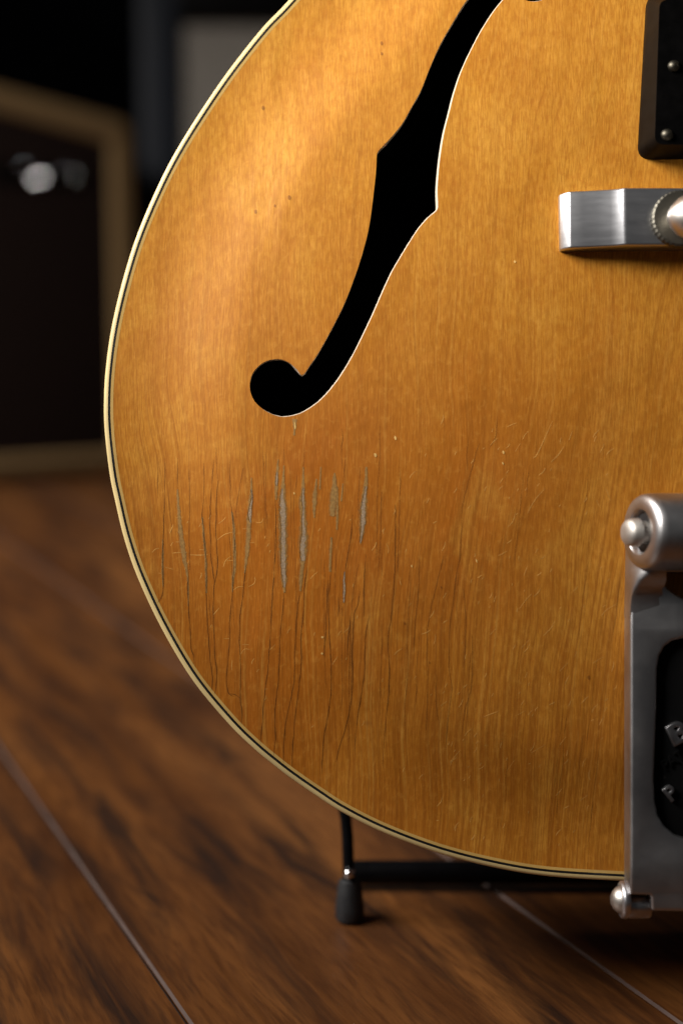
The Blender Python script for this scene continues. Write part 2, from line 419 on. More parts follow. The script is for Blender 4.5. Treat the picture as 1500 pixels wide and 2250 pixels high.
bx = plate('cabinet', [rnd(outer, .02)], -.24, -.0305, .004, M['tweed'], amp); bx.data.transform(XZ); bx.matrix_world = am
gr = plate('grille', [inner], -.028, -.004, .001, M['brown_grille'], amp); gr.data.transform(XZ); gr.matrix_world = am
for fx in (xl+.06, xr-.06):
    f = lathe('foot', [(0, .015), (.012, .018)], M['rubber'], amp, 'z', 16, (fx, .05, 0)); f.matrix_world = am
    f = lathe('foot', [(0, .015), (.012, .018)], M['rubber'], amp, 'z', 16, (fx, .2, 0)); f.matrix_world = am
# chrome name plate with studs added to throw bright glints at the camera
bc = on_plane(95, 385, am)
bd = plate('name_plate', [rnd([(bc[0]-.075, bc[1]-.012), (bc[0]+.075, bc[1]-.012), (bc[0]+.075, bc[1]+.012), (bc[0]-.075, bc[1]+.012)], .008)], -.0042, -.0022, .0006, M['plastic'], amp)
bd.data.transform(XZ); bd.matrix_world = am
for (sx, sy, r) in ((50, 360, .0005), (78, 394, .0014), (91, 389, .0016), (140, 376, .0005), (166, 387, .0007)):
    q = on_plane(sx, sy, am)
    pw = am @ Vector((q[0], .0005, q[1]))
    hv = ((CM.translation-pw).normalized()+(REAR-pw).normalized()).normalized()     # tilted to mirror the rear lamp into the lens
    st = lathe('glint_stud', [(-.006, r*.95), (-.0003, r), (-r*r/.12, r*.99), (-r*r*.36/.12, r*.6), (0, r*.05)], M['soft_chrome'], bd, 'z', 20)
    st.matrix_world = Matrix.Translation(pw) @ hv.to_track_quat('Z', 'Y').to_matrix().to_4x4()
# grey amplifier behind it
p0 = px2floor(318, 1018); p1 = p0+Vector((1, .03, 0))
bm_ = upright(p0, p1)
amp2 = empty('guitar_amplifier', bm_, 'larger blue-black amplifier with silver grey grille behind the guitar', 'amplifier')
gl, gt = on_plane(398, 200, bm_)[0], on_plane(450, 44, bm_)[1]
o2 = [(0, .015), (.66, .015), (.66, gt+.16), (0, gt+.16)]
i2 = [(gl, .06), (.66-gl, .06), (.66-gl, gt), (gl, gt)]
f2 = plate('frame', [rnd(o2, .02), rnd(i2, .005)], -.03, 0, .007, M['tolex'], amp2); f2.data.transform(XZ); f2.matrix_world = bm_
b2 = plate('cabinet', [rnd(o2, .02)], -.27, -.0305, .004, M['tolex'], amp2); b2.data.transform(XZ); b2.matrix_world = bm_
g2 = plate('grille', [i2], -.028, -.012, .001, M['silver_grille'], amp2); g2.data.transform(XZ); g2.matrix_world = bm_
cp = box('control_panel', (gl-.004, -.004, gt-.002), (.655-.004, .01, gt+.15), M['plastic'], amp2, .003); cp.matrix_world = bm_
for fx in (.06, .60):
    for fy in (.05, .22):
        f = lathe('foot', [(0, .016), (.015, .02)], M['rubber'], amp2, 'z', 16, (fx, fy, 0)); f.matrix_world = bm_

# ------------------------------------------------------------------ guitar body
guitar = empty('electric_guitar', GM, 'blonde hollow-body archtop guitar with cracked amber lacquer and f-hole', 'guitar')
XC = px2g(1740, 900, 0).x
def G(n, *a, **k): o = a; return o
left_px = [(632, 0), (575, 60), (500, 155), (435, 250), (380, 340), (340, 420), (300, 515), (270, 610), (245, 715), (231.5, 810),
           (227.5, 890), (230, 955), (240, 1040), (251, 1095), (272, 1183), (303, 1272), (355.5, 1383), (422, 1494), (500, 1589),
           (555.6, 1644), (600, 1681), (639, 1711), (694, 1749), (750, 1785), (840, 1830), (960, 1875), (1080, 1906), (1200, 1926), (1368, 1937), (1540, 1944)]
lp = [px2g(x, y, 0)[:2] for x, y in left_px]
top_half = [(0, .403), (.045, .402), (.09, .395), (.13, .380), (.155, .350), (.158, .320), (.146, .290), (.130, .258), (.127, .232), (.133, .205), (.143, .185)]
half = [(XC-a, b) for a, b in top_half]+[tuple(p) for p in lp]+[(XC, px2g(1740, 1950, 0).y)]
full = half+[(2*XC-x, y) for x, y in half[-2:0:-1]]
OUT = resample(catmull(full, .001, True), .0018)
if area2(OUT) < 0: OUT = OUT[::-1]
NIN = normals2(OUT)
for _ in range(2): NIN = NIN+np.roll(NIN, 1, 0)+np.roll(NIN, -1, 0); NIN /= np.linalg.norm(NIN, axis=1)[:, None]
SEG0, SEG1 = OUT, np.roll(OUT, -1, 0)
def edge_dist(Q):
    Q = np.atleast_2d(Q); out = np.empty(len(Q)); d = SEG1-SEG0; dd = (d*d).sum(1)
    for i in range(0, len(Q), 2000):
        q = Q[i:i+2000, None, :]-SEG0[None]; t = np.clip((q*d).sum(2)/dd, 0, 1)
        out[i:i+2000] = np.sqrt(((q-t[..., None]*d)**2).sum(2).min(1))
    return out
W0, W1, W2 = .00145, .00222, .0031          # outer binding | black line | inner cream line
ARCH = .0185
def hgt(Q):
    d = np.maximum(edge_dist(Q)-W2, 0)
    s = np.clip(d/.165, 0, 1); a = ARCH*(1-(1-s)**2.1)
    rec = np.clip(d/.040, 0, 1); rec = rec*rec*(3-2*rec)      # recurve: flat near the edge, then it climbs
    return a*(.18+.82*rec)
def p2s(px, py, off=0.0):
    h = 0.0
    for _ in range(5):
        p = px2g(px, py, h+off); h = float(hgt(np.array([[p.x, p.y]]))[0])
    return Vector((p.x, p.y, h+off))
def p2s_many(P, off=0.0):
    h = np.zeros(len(P))
    for _ in range(4):
        q = np.array([px2g(a, b, hh+off) for (a, b), hh in zip(P, h)]); h = hgt(q[:, :2])
    q[:, 2] = h+off; return q

F_L = [(1025, 0), (992, 53), (965, 101), (944, 149), (925, 197), (904, 235), (885, 269), (864, 296), (845, 317), (831, 332), (827.5, 341), (826, 373), (821, 421), (811, 496),
       (796, 557), (777.6, 613), (755.6, 669), (727, 726), (699, 776), (680, 804), (671, 818), (665, 824), (660, 823), (652, 812), (636.5, 798), (621, 790.6), (607, 789),
       (586, 793), (567.6, 805), (554, 823), (549, 845), (551.5, 865), (562, 885), (585, 904), (611, 914.5), (630, 915.5), (658, 909), (684, 894.5), (706, 877), (728, 853), (750, 823),
       (775, 781), (800, 731), (822, 684), (841, 640), (860, 599), (879, 566), (901, 530), (919.5, 502), (941, 477.5), (955, 466.5), (961, 458), (961.5, 446), (960.5, 416), (964, 368),
       (969, 328), (976, 288), (987, 245), (997, 205), (1013, 157), (1032, 115), (1056, 69), (1082.7, 27), (1104, 0)]
F_T = [(1118, -18), (1126, -30), (1131, -31), (1136, -22), (1148, -4), (1165, 3), (1188, 1), (1206, -12), (1217, -33), (1213, -60), (1196, -84), (1166, -98), (1130, -94), (1100, -78), (1068, -50)]
fh = p2s_many(F_L+F_T)
FH = resample(catmull([tuple(q[:2]) for q in fh], .0006, True), .0008)
if area2(FH) < 0: FH = FH[::-1]
FH2 = np.stack([2*XC-FH[:, 0], FH[:, 1]], 1)[::-1]

INNER = OUT+NIN*W2
pts = [INNER, FH, FH2]
gx, gy = np.meshgrid(np.arange(-.09, .38, .004), np.arange(-.125, .41, .004)); gx[1::2] += .002
grid = np.stack([gx.ravel(), gy.ravel()], 1); grid = grid[inside(OUT, grid)]
dg_ = edge_dist(grid); grid = grid[dg_ > W2+.0016]
for Lp in (FH, FH2):
    keep = ~inside(Lp, grid)
    for i in np.where(keep)[0]:
        if np.min((Lp[:, 0]-grid[i, 0])**2+(Lp[:, 1]-grid[i, 1])**2) < .0016**2: keep[i] = False
    grid = grid[keep]
ring_extra = (OUT+NIN*(W2+.0017))[::1]
allp = np.vstack(pts+[grid]); edges = []; off = 0
for Lp in pts:
    n = len(Lp); edges += [(off+i, off+(i+1) % n) for i in range(n)]; off += n
r = delaunay_2d_cdt([Vector(p) for p in allp], edges, [], 0, 1e-7)
V2 = np.array([tuple(v) for v in r[0]]); T = np.array(r[2])
cen = V2[T].mean(1)
ok = inside(INNER, cen) & ~inside(FH, cen) & ~inside(FH2, cen); T = T[ok]
ar = (V2[T[:, 1], 0]-V2[T[:, 0], 0])*(V2[T[:, 2], 1]-V2[T[:, 0], 1])-(V2[T[:, 2], 0]-V2[T[:, 0], 0])*(V2[T[:, 1], 1]-V2[T[:, 0], 1])
T[ar < 0] = T[ar < 0][:, ::-1]
V3 = np.column_stack([V2, hgt(V2)])
top = mesh('arched_top', V3, [tuple(int(i) for i in t) for t in T], M['top'], guitar)
# exact smooth normals of the arch
e = .0008
nz = np.column_stack([-(hgt(V2+[e, 0])-hgt(V2-[e, 0]))/(2*e), -(hgt(V2+[0, e])-hgt(V2-[0, e]))/(2*e), np.ones(len(V2))])
nz /= np.linalg.norm(nz, axis=1)[:, None]
used = np.zeros(len(V2), bool); used[T.ravel()] = True
top.data.normals_split_custom_set_from_vertices([tuple(n) for n in nz])

def strip(name, loops, mat, parent=guitar, closed=True, smooth=True):
    n = len(loops[0]); vs = [tuple(p) for L in loops for p in L]; fs = []
    for j in range(len(loops)-1):
        for i in range(n if closed else n-1):
            k = (i+1) % n; fs.append((j*n+i, j*n+k, (j+1)*n+k, (j+1)*n+i))
    return mesh(name, vs, fs, mat, parent, smooth)
def loop(off, z): return np.column_stack([OUT+NIN*off, np.full(len(OUT), z)])
sharp(strip('binding', [loop(.0022, -.0068), loop(0, -.0068), loop(0, -.0011), loop(.00012, -.0006), loop(.0004, -.00025), loop(.0008, -.00005), loop(W0, .00002), loop(W0, -.003)], M['binding']), 50)
sharp(strip('black_purfling', [loop(W0, -.003), loop(W0, -.00004), loop(W1, -.00004), loop(W1, -.003)], M['black_line']), 50)
sharp(strip('purfling', [loop(W1, -.003), loop(W1, .00002), loop(W2, .00002), loop(W2, -.003)], M['purfling']), 50)
BACK = -.060
sharp(strip('side', [loop(.0003, -.0069), loop(.0003, BACK)], M['side']), 50)
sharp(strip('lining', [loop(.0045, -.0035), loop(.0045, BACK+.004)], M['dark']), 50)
sharp(strip('back_binding', [loop(.0022, BACK-.0001), loop(0, BACK-.0001), loop(0, BACK-.0055), loop(.0008, BACK-.0065), loop(.003, BACK-.0066)], M['binding']), 50)
bk = np.vstack([OUT+NIN*.003])
mesh('back', [(x, y, BACK-.0064) for x, y in bk], [tuple(range(len(bk)))[::-1]], M['side'], guitar, False)
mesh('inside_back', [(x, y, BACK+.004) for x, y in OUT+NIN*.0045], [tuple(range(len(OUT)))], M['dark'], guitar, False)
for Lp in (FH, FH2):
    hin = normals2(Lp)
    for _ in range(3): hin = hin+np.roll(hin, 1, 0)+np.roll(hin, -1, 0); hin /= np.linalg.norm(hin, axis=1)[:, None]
    lit = np.clip(hin[:, 0]*-.75+hin[:, 1]*.66, -1, 1)                  # worn rim, shaped wider where its wall faces the light, to show pale
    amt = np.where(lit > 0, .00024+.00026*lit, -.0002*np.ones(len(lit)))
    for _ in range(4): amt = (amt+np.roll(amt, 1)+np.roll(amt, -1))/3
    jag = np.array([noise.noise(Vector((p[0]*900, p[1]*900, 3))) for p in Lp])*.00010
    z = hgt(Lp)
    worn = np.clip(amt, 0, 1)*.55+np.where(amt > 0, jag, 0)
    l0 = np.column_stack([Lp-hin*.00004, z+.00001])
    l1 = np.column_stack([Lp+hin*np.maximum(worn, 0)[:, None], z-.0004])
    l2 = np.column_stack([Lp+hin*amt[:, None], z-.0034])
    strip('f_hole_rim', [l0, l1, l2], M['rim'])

# ------------------------------------------------------------------ wear on the lacquer (relief laid on the top)
def ribbon(points, widths, off, jag=0.0, soft=1.0, seed=0, step=2.5):
    """points, widths in photo pixels -> verts, faces, fade"""
    Q = catmull([(x, y, w) for (x, y), w in zip(points, widths)], step)
    n = len(Q); T_ = np.gradient(Q[:, :2], axis=0); T_ /= np.linalg.norm(T_, axis=1)[:, None]+1e-9
    N_ = np.stack([-T_[:, 1], T_[:, 0]], 1); vs = []; fade = []
    for k, u in enumerate((-1, -.45, .45, 1)):
        j = np.array([noise.noise(Vector((q[1]*.11, seed*7.3+k*(3 if k > 1 else 0), 1.7)))+.6*noise.noise(Vector((q[1]*.33, seed*3.1+(9 if u > 0 else 0), .7))) for q in Q])*jag
        o_ = Q[:, :2]+N_*(u*np.maximum(Q[:, 2], .4)*.5+np.sign(u)*j*np.maximum(Q[:, 2], .4)*.5)[:, None]
        vs.append(o_); fade.append(np.full(n, 1-soft if abs(u) == 1 else 1.0))
    P = p2s_many(np.vstack(vs), off); fs = []
    for k in range(3):
        for i in range(n-1): fs.append((k*n+i, (k+1)*n+i, (k+1)*n+i+1, k*n+i+1))
    return P, fs, np.concatenate(fade)
def join(name, items, mat, stuff=True, parent=top):
    vs, fs, fd = [], [], []; o = 0
    for P, f, a in items:
        vs.append(P); fs += [tuple(i+o for i in q) for q in f]; fd.append(a); o += len(P)
    ob = mesh(name, np.vstack(vs), fs, mat, parent, True, fade=np.concatenate(fd))
    if stuff: ob['kind'] = 'stuff'
    return ob
def a_(L): return [(x/3.46+320, y/3.46+1000) for x, y in L]
def b_(L): return [(x/3.04+580, y/3.04+960) for x, y in L]
def c_(L): return [(x/2.812+900, y/2.812+900) for x, y in L]
CR = [a_(L) for L in (
    [(145, 300), (140, 450), (133, 650), (130, 850), (135, 1000), (120, 1080), (93, 1120)],
    [(325, 900), (320, 1000), (328, 1180), (340, 1350), (345, 1470), (365, 1530), (360, 1590)],
    [(440, 330), (430, 450), (435, 520), (450, 700), (462, 850), (462, 1100), (475, 1350), (490, 1550), (508, 1700), (500, 1790)],
    [(500, 250), (490, 450), (493, 700), (510, 880), (525, 960), (518, 1050), (515, 1250), (525, 1500), (540, 1620), (538, 1750), (522, 1820)],
    [(550, 200), (535, 450), (535, 620), (548, 830), (530, 970)],
    [(643, 350), (665, 500), (675, 700), (668, 900), (660, 1050), (640, 1250), (635, 1450), (620, 1620), (617, 1750), (632, 1815), (670, 1835)],
    [(765, 820), (750, 950), (735, 1100), (715, 1230), (715, 1450), (720, 1650), (720, 1850), (733, 1950), (725, 2050)],
    [(632, 1815), (680, 1820), (720, 1850)],
    [(990, 400), (985, 700), (970, 950), (958, 1150), (945, 1400), (925, 1650), (900, 1850), (885, 2050), (870, 2200)])]
CR += [b_(L) for L in (
    [(130, 1040), (125, 1150), (110, 1300), (103, 1450), (95, 1620), (78, 1780), (70, 1900), (75, 2020), (65, 2130)],
    [(240, 1030), (220, 1180), (208, 1350), (203, 1580), (185, 1720), (155, 1850), (135, 2000), (128, 2180)],
    [(290, 870), (268, 1000), (262, 1170), (245, 1350), (247, 1500), (232, 1680), (212, 1830), (195, 2000), (185, 2200)],
    [(425, 950), (415, 1150), (410, 1320), (402, 1400), (403, 1475)],
    [(440, 920), (430, 1080), (432, 1280), (445, 1500), (445, 1700), (425, 1850), (400, 2000), (390, 2130), (385, 2250)],
    [(590, 520), (575, 700), (550, 830), (540, 900)], [(570, 1190), (572, 1250), (560, 1350), (556, 1470)],
    [(640, 1030), (625, 1120), (600, 1180), (592, 1350), (587, 1460), (592, 1620), (580, 1760), (555, 1900), (510, 2050), (480, 2170)],
    [(705, 1190), (680, 1300), (670, 1480), (672, 1525), (655, 1680), (632, 1820), (615, 1950)],
    [(680, 780), (668, 950), (665, 1200)], [(495, 1070), (497, 1140), (492, 1205)], [(525, 1130), (520, 1195)],
    [(875, 450), (875, 700), (868, 950), (850, 1170), (828, 1350), (832, 1500), (835, 1680), (815, 1850)])]
FT = [a_(L) for L in ([(330, 100), (335, 300), (332, 600), (335, 850), (325, 905)], [(520, 30), (500, 250)], [(640, 30), (643, 350)], [(445, 60), (440, 330)],
                      [(150, 20), (145, 300)], [(95, 50), (90, 330)], [(245, 20), (243, 260)], [(740, 100), (690, 380), (690, 480)])]
FT += [b_(L) for L in ([(630, 850), (600, 1000), (585, 1160)], [(640, 200), (630, 400), (630, 560)], [(225, 250), (205, 360)], [(815, 1850), (800, 2050), (790, 2200)],
                       [(615, 1950), (605, 2100)], [(545, 120), (525, 310)], [(275, 90), (262, 200)], [(135, 80), (132, 190)], [(785, 350), (775, 700), (760, 900)], [(910, 200), (900, 600), (890, 900)])]
FT += [c_(L) for L in ([(320, 650), (310, 900), (290, 1000), (265, 1200), (245, 1350), (240, 1600), (260, 1720), (235, 1900), (220, 2100)],
                       [(215, 880), (160, 1100), (110, 1350), (110, 1700), (105, 1850), (100, 1980)], [(60, 900), (50, 1150), (30, 1350), (25, 1500)],
                       [(430, 200), (400, 300), (330, 560), (320, 650)], [(385, 1400), (380, 1700), (340, 1850), (320, 2000)], [(165, 1600), (160, 1800), (180, 1950)],
                       [(330, 1100), (345, 1350), (330, 1600)], [(540, 40), (530, 160), (490, 240)], [(1300, 1000), (1280, 1200), (1250, 1400)])]
def jitter(L, amp=1.0, s=0):
    Q = catmull(L, 9); return [(x+amp*noise.noise(Vector((y*.035, s*5.1, 2)))+.5*amp*noise.noise(Vector((y*.12, s*2.7, 5))), y) for x, y in Q]
def wid(L, w, s=0):
    n = len(L); return [w*(.75+.5*noise.noise(Vector((i*.35, s*3.3, 8))))*min(1, .3+i*.25, .3+(n-1-i)*.25) for i in range(n)]
its = []
for s, L in enumerate(CR):
    L = jitter(L, 1.2, s); its.append(ribbon(L, wid(L, 2.7, s), .00007, 0, 1, s, 4))
join('lacquer_crack', its, M['crack'])
its = []
for s, L in enumerate(FT):
    L = jitter(L, 1.2, s+50); its.append(ribbon(L, wid(L, 3.4, s), .00004, 0, 1, s, 5))
# faint drying lines all over the lower bout
for s in range(46):
    x = random.uniform(300, 1340); y = random.uniform(880, 1750); ln = random.uniform(70, 300); sk = (x-760)*-.00022
    L = [(x+sk*k*ln*.25+random.uniform(-2, 2), y+k*ln*.25) for k in range(5)]
    g = np.array([p2s(*L[0])[:2], p2s(*L[-1])[:2]])
    if not inside(INNER, g).all() or edge_dist(g).min() < .005 or (inside(FH, g).any()): continue
    L = jitter(L, 1.5, s+90); its.append(ribbon(L, wid(L, random.uniform(1.6, 2.6), s), .00004, 0, 1, s, 6))
join('hairline_crack', its, M['faint'])
# strips of lifted ochre lacquer
LI = [a_([(243, 260), (250, 400), (268, 600), (290, 760), (310, 870), (322, 960), (325, 1150)]), a_([(430, 470), (440, 600), (455, 760), (460, 900), (462, 1050)]),
      a_([(655, 430), (670, 560), (675, 760), (672, 880), (662, 960), (660, 1040)]), a_([(803, 170), (803, 270), (795, 350), (785, 500), (780, 620), (768, 750), (760, 830), (752, 900)]),
      a_([(130, 640), (130, 780), (130, 900), (133, 1000)]), b_([(95, 150), (88, 230), (82, 320), (80, 420)]), b_([(132, 190), (128, 300), (124, 400), (126, 600), (130, 900), (136, 1040)]),
      b_([(262, 200), (260, 330), (255, 420), (262, 560), (262, 720), (255, 850), (245, 950), (242, 1030)]), b_([(350, 280), (338, 400), (335, 480), (335, 540)]),
      b_([(470, 240), (468, 350), (462, 450), (455, 530)]), b_([(490, 340), (488, 500), (485, 620)]), b_([(683, 200), (680, 290), (668, 400), (660, 520), (650, 640), (643, 715)]),
      b_([(450, 670), (443, 780), (440, 900)]), b_([(378, 200), (372, 350)]), b_([(525, 310), (515, 430)]), b_([(205, -120), (203, -60), (200, -10)])]
LW = [[3, 6, 9, 9, 5, 3, 2], [3, 4.5, 5, 4.5, 3], [3, 5, 6, 6, 4.5, 2], [2, 5, 7, 9, 9, 7, 5, 2], [2, 4, 4, 2], [2, 6, 7, 3], [2, 6, 13, 16, 13, 4], [2, 6, 11, 12, 16, 9, 7, 4],
      [3, 8, 6, 3], [3, 12, 14, 10], [2, 5, 3], [4, 7, 11, 14, 9, 3], [4, 5, 5], [2, 3], [2, 3], [9, 5, 3]]
its = [ribbon(L, [w*1.45 for w in ws], .00006, .3, 1, i) for i, (L, ws) in enumerate(zip(LI, LW))]
join('lifted_lacquer', its, M['lift'])
# bare wood chips
CH = [(a_([(805, 262), (810, 330), (797, 400), (792, 460), (797, 512)]), [1.5, 2.6, 6, 7.5, 2]),
      (b_([(122, 345), (122, 400), (125, 480), (128, 560), (132, 640), (128, 700), (130, 780), (130, 860), (134, 930), (136, 1005)]), [3, 7.5, 14, 12, 11.5, 11, 11.5, 10, 9.5, 3]),
      (b_([(264, 340), (260, 420), (264, 470), (262, 560), (266, 640), (260, 720), (258, 780), (262, 828)]), [2, 6, 3, 6, 8.5, 13.5, 12, 9]),
      (b_([(682, 330), (671, 400), (662, 480), (662, 560), (655, 620), (644, 705)]), [2.5, 6.5, 10.5, 11.5, 7, 2.5]),
      (b_([(538, 900), (533, 960), (536, 1020), (532, 1080), (532, 1108)]), [2, 4.5, 6, 4, 1.5]),
      (b_([(88, 235), (85, 290), (84, 325)]), [2, 5.5, 2])]
for i, (L, ws) in enumerate(CH):
    P, f, fd = ribbon(L, [w*.78 for w in ws], .00009, .55, .12, i+20, 1.5)
    mesh('bare_wood_chip', P, f, M['chip'], top, True, fade=fd)
# broken lacquer edge along the left of each chip
its = []
for i, (L, ws) in enumerate(CH):
    E = [(x-w*.50-.5, y) for (x, y), w in zip(L, ws)]
    E = [(x+1.6*noise.noise(Vector((y*.16, i*4.4, 3)))+1.0*noise.noise(Vector((y*.5, i, 1))), y) for x, y in catmull(E, 3)]
    its.append(ribbon(E, [1.7*(.7+.9*abs(noise.noise(Vector((y*.2, i, 6))))) for x, y in E], .00012, 0, .9, i, 3))
join('chip_edge', its, M['crack'])
# short pale cross-scratches and ticks
SR = [a_(L) for L in ([(232, 478), (285, 470)], [(232, 660), (275, 660)], [(205, 744), (255, 741), (316, 739)], [(340, 758), (410, 760), (475, 757)], [(410, 718), (448, 720)],
      [(545, 645), (600, 603), (660, 586)], [(625, 800), (670, 800)], [(738, 560), (808, 562)], [(780, 666), (826, 666)], [(50, 740), (75, 715), (103, 708)], [(150, 852), (210, 868)],
      [(95, 897), (135, 899)], [(590, 850), (610, 800), (650, 768)], [(670, 1025), (700, 1003), (738, 998)], [(735, 1440), (785, 1441)], [(725, 1510), (752, 1475), (790, 1476)], [(900, 1778), (930, 1778)],
      [(595, 1395), (635, 1394)], [(945, 1480), (985, 1440)], [(840, 515), (880, 510), (897, 480)], [(785, 1000), (825, 975), (835, 940)], [(190, 690), (210, 660)])]
SR += [c_(L) for L in ([(725, 640), (770, 560), (830, 490)], [(605, 725), (635, 690), (650, 640)], [(675, 1230), (720, 1170), (750, 1140)], [(1180, 1275), (1210, 1240), (1275, 1200)],
       [(825, 1395), (870, 1350), (895, 1305)], [(925, 1615), (975, 1565)], [(1130, 1565), (1195, 1525)], [(685, 1475), (740, 1420)], [(455, 1900), (500, 1880), (545, 1865)], [(665, 1885), (710, 1862)],
       [(760, 300), (790, 265), (880, 70)], [(870, 325), (915, 280), (950, 230)], [(650, 260), (680, 210)], [(495, 1390), (530, 1355)], [(190, 1830), (230, 1800)], [(245, 2180), (310, 2105)],
       [(600, 2230), (645, 2165)], [(925, 2070), (965, 2020)], [(750, 2120), (835, 2070)], [(1210, 490), (1235, 560)], [(1150, 560), (1170, 600)])]
for s in range(210):
    t = random.random()
    if t < .75: x, y = random.uniform(880, 1350), random.uniform(930, 1860)
    else: x, y = random.uniform(330, 900), random.uniform(1120, 1700)
    if (inside(INNER, np.array([p2s(x, y)[:2]])) == False).any() or edge_dist(np.array([p2s(x, y)[:2]]))[0] < .006: continue
    ln = random.choice([6, 8, 9, 12, 14, 22]); an = R(random.gauss(58, 16)); cv = random.uniform(-.3, .3)
    SR.append([(x, y), (x+ln*.5*math.cos(an)+cv*ln*.5, y-ln*.5*math.sin(an)), (x+ln*math.cos(an), y-ln*math.sin(an))])
its = [ribbon(L, [random.uniform(1.1, 1.7)]+[random.uniform(1.6, 2.6)]*(len(L)-2)+[1.0], .00004, 0, 1, s, 4) for s, L in enumerate(SR)]
join('fine_scratch', its, M['scratch'])
DG = [((868, 962), 7, 9), ((824, 1000), 8, 8), ((646, 1084), 4, 5), ((904, 1244), 4, 5), ((708, 1400), 7, 4), ((707, 1436), 6, 4), ((1105, 994), 6, 7), ((1046, 1232), 3, 8), ((648, 935), 4, 16), ((1130, 575), 7, 5), ((1104, 1018), 4, 6)]
its = []
for i, ((x, y), w, h) in enumerate(DG):
    its.append(ribbon([(x-1, y-h*.5), (x, y), (x+1, y+h*.5)], [w*.4, w, w*.4], .00012, .3, 1, i, 1.5))
join('ding', its, M['ding'])
SP = [((1293, 1489), 9), ((969, 1291), 6), ((635, 434), 9), ((562, 465), 8), ((838, 95), 8), ((578, 237), 9), ((838, 118), 6), ((604, 452), 6), ((943, 1456), 5), ((889, 1370), 6), ((845, 318), 7)]
its = [ribbon([(x-.5, y-w*.55), (x, y), (x+.5, y+w*.55)], [w*.5, w, w*.5], .00012, .3, 1, i, 1.5) for i, ((x, y), w) in enumerate(SP)]
join('mineral_spot', its, M['spot'])

# ------------------------------------------------------------------ bridge
bz = .0155
def gx_(px, h, py=480): return px2g(px, py, h).x
bx0 = gx_(1222, .016); y_t, y_b = px2g(1300, 415, .024).y, px2g(1300, 541, .024).y
bx1 = 2*XC-bx0
def prof_x(px, h): return (gx_(px, h), h)
pf = [prof_x(1225, .0148), prof_x(1227, .0186), prof_x(1238, .0202), prof_x(1250, .0217), prof_x(1280, .0223), prof_x(1310, .0230), prof_x(1340, .0238), prof_x(1358, .0245), prof_x(1372, .0254)]
hump = pf+[(XC-.02, .0250)]
hump = hump+[(2*XC-x, z) for x, z in hump[::-1]]
bot = []
for x, z in hump: bot.append((x, float(hgt(np.array([[x, (y_t+y_b)/2]]))[0])-.0006))
bm = bmesh.new(); n = len(hump)
rows = []
for y, ins in ((y_b, 0), (y_t, 0)):
    rows.append(([bm.verts.new((x, y, z)) for x, z in hump], [bm.verts.new((x, y, z)) for x, z in bot]))
(a1, b1), (a2, b2) = rows
for i in range(n-1):
    bm.faces.new((a1[i], a1[i+1], a2[i+1], a2[i])); bm.faces.new((b1[i], b2[i], b2[i+1], b1[i+1]))
    bm.faces.new((b1[i], b1[i+1], a1[i+1], a1[i])); bm.faces.new((a2[i], a2[i+1], b2[i+1], b2[i]))
bm.faces.new((a1[0], a2[0], b2[0], b1[0])); bm.faces.new((a1[-1], b1[-1], b2[-1], a2[-1]))
bmesh.ops.recalc_face_normals(bm, faces=bm.faces)
ee = [e for e in bm.edges if len(e.link_faces) == 2 and e.calc_face_angle(0) > R(25)]
bmesh.ops.bevel(bm, geom=ee, offset=.0006, segments=3, affect='EDGES', profile=.5)
me = bpy.data.meshes.new('bridge'); bm.to_mesh(me); bm.free(); me.materials.append(M['polished'])
bridge = bpy.data.objects.new('bridge', me); COL.objects.link(bridge); bridge.parent = guitar; sharp(bridge, 30)
wc = px2g(1492, 482, .0265)
for sx in (wc.x, 2*XC-wc.x):
    w = []
    seg = 72; vs, fs = [], []
    rr = .0086
    for z, rad in ((.0252, rr-.0008), (.0256, rr), (.0278, rr), (.0282, rr-.0006), (.0283, .0030)):
        for k in range(seg):
            r_ = rad*(1-.016*(k % 2)) if rad > .006 else rad
            vs.append((sx+r_*math.cos(2*math.pi*k/seg), wc.y+r_*math.sin(2*math.pi*k/seg), z))
    for j in range(4):
        for k in range(seg): fs.append((j*seg+k, j*seg+(k+1) % seg, (j+1)*seg+(k+1) % seg, (j+1)*seg+k))
    tw = mesh('thumbwheel', vs, fs, M['nickel'], bridge, False)
    lathe('post', [(.0245, .0026), (.034, .0026)], M['steel'], bridge, 'z', 24, (sx, wc.y, 0))
tip = px2g(1464, 476, .0335); zs = .0335; Rb = .0082
nose = [(0, .0002), (.0003, .0014), (.0012, .0031), (.0034, .0054), (.0066, .0070), (.0095, .0080), (.0125, Rb)]
Ls = 2*(XC-tip.x)
lathe('saddle', [(a, r) for a, r in nose]+[(Ls-a, r) for a, r in nose[::-1]], M['steel'], bridge, 'x', 48, (tip.x, tip.y, zs))

# ------------------------------------------------------------------ pickup
zt, zb_ = .0275, .0135
def quad(px, h): q = px2g(px[0], px[1], h); return (q.x, q.y)
b1_, b2_ = quad((1416, -6), zb_), quad((1393, 360), zb_)
t1_, t2_ = quad((1448, -2), zt), quad((1437, 318), zt)
def sym(l): return [(2*XC-x, y) for x, y in l[::-1]]
basel = rnd([b1_, b2_]+sym([b1_, b2_]), .0045, 6); topl = rnd([t1_, t2_]+sym([t1_, t2_]), .003, 6)
nb = len(basel)
rowsP = [(basel, zb_-.004), (basel, zb_+.0035)]
mid_ = lambda k: [(a[0]*(1-k)+b[0]*k, a[1]*(1-k)+b[1]*k) for a, b in zip(basel, topl)]
rowsP += [(mid_(.12), zb_+.0052), (mid_(.90), zt-.0012), (mid_(.97), zt-.0003), (topl, zt)]
sm = [(XC+(x-XC)*.985, (t1_[1]+t2_[1])/2+(y-(t1_[1]+t2_[1])/2)*.97) for x, y in topl]
rowsP += [(sm, zt)]
vs = [(x, y, z) for L, z in rowsP for x, y in L]; fs = []
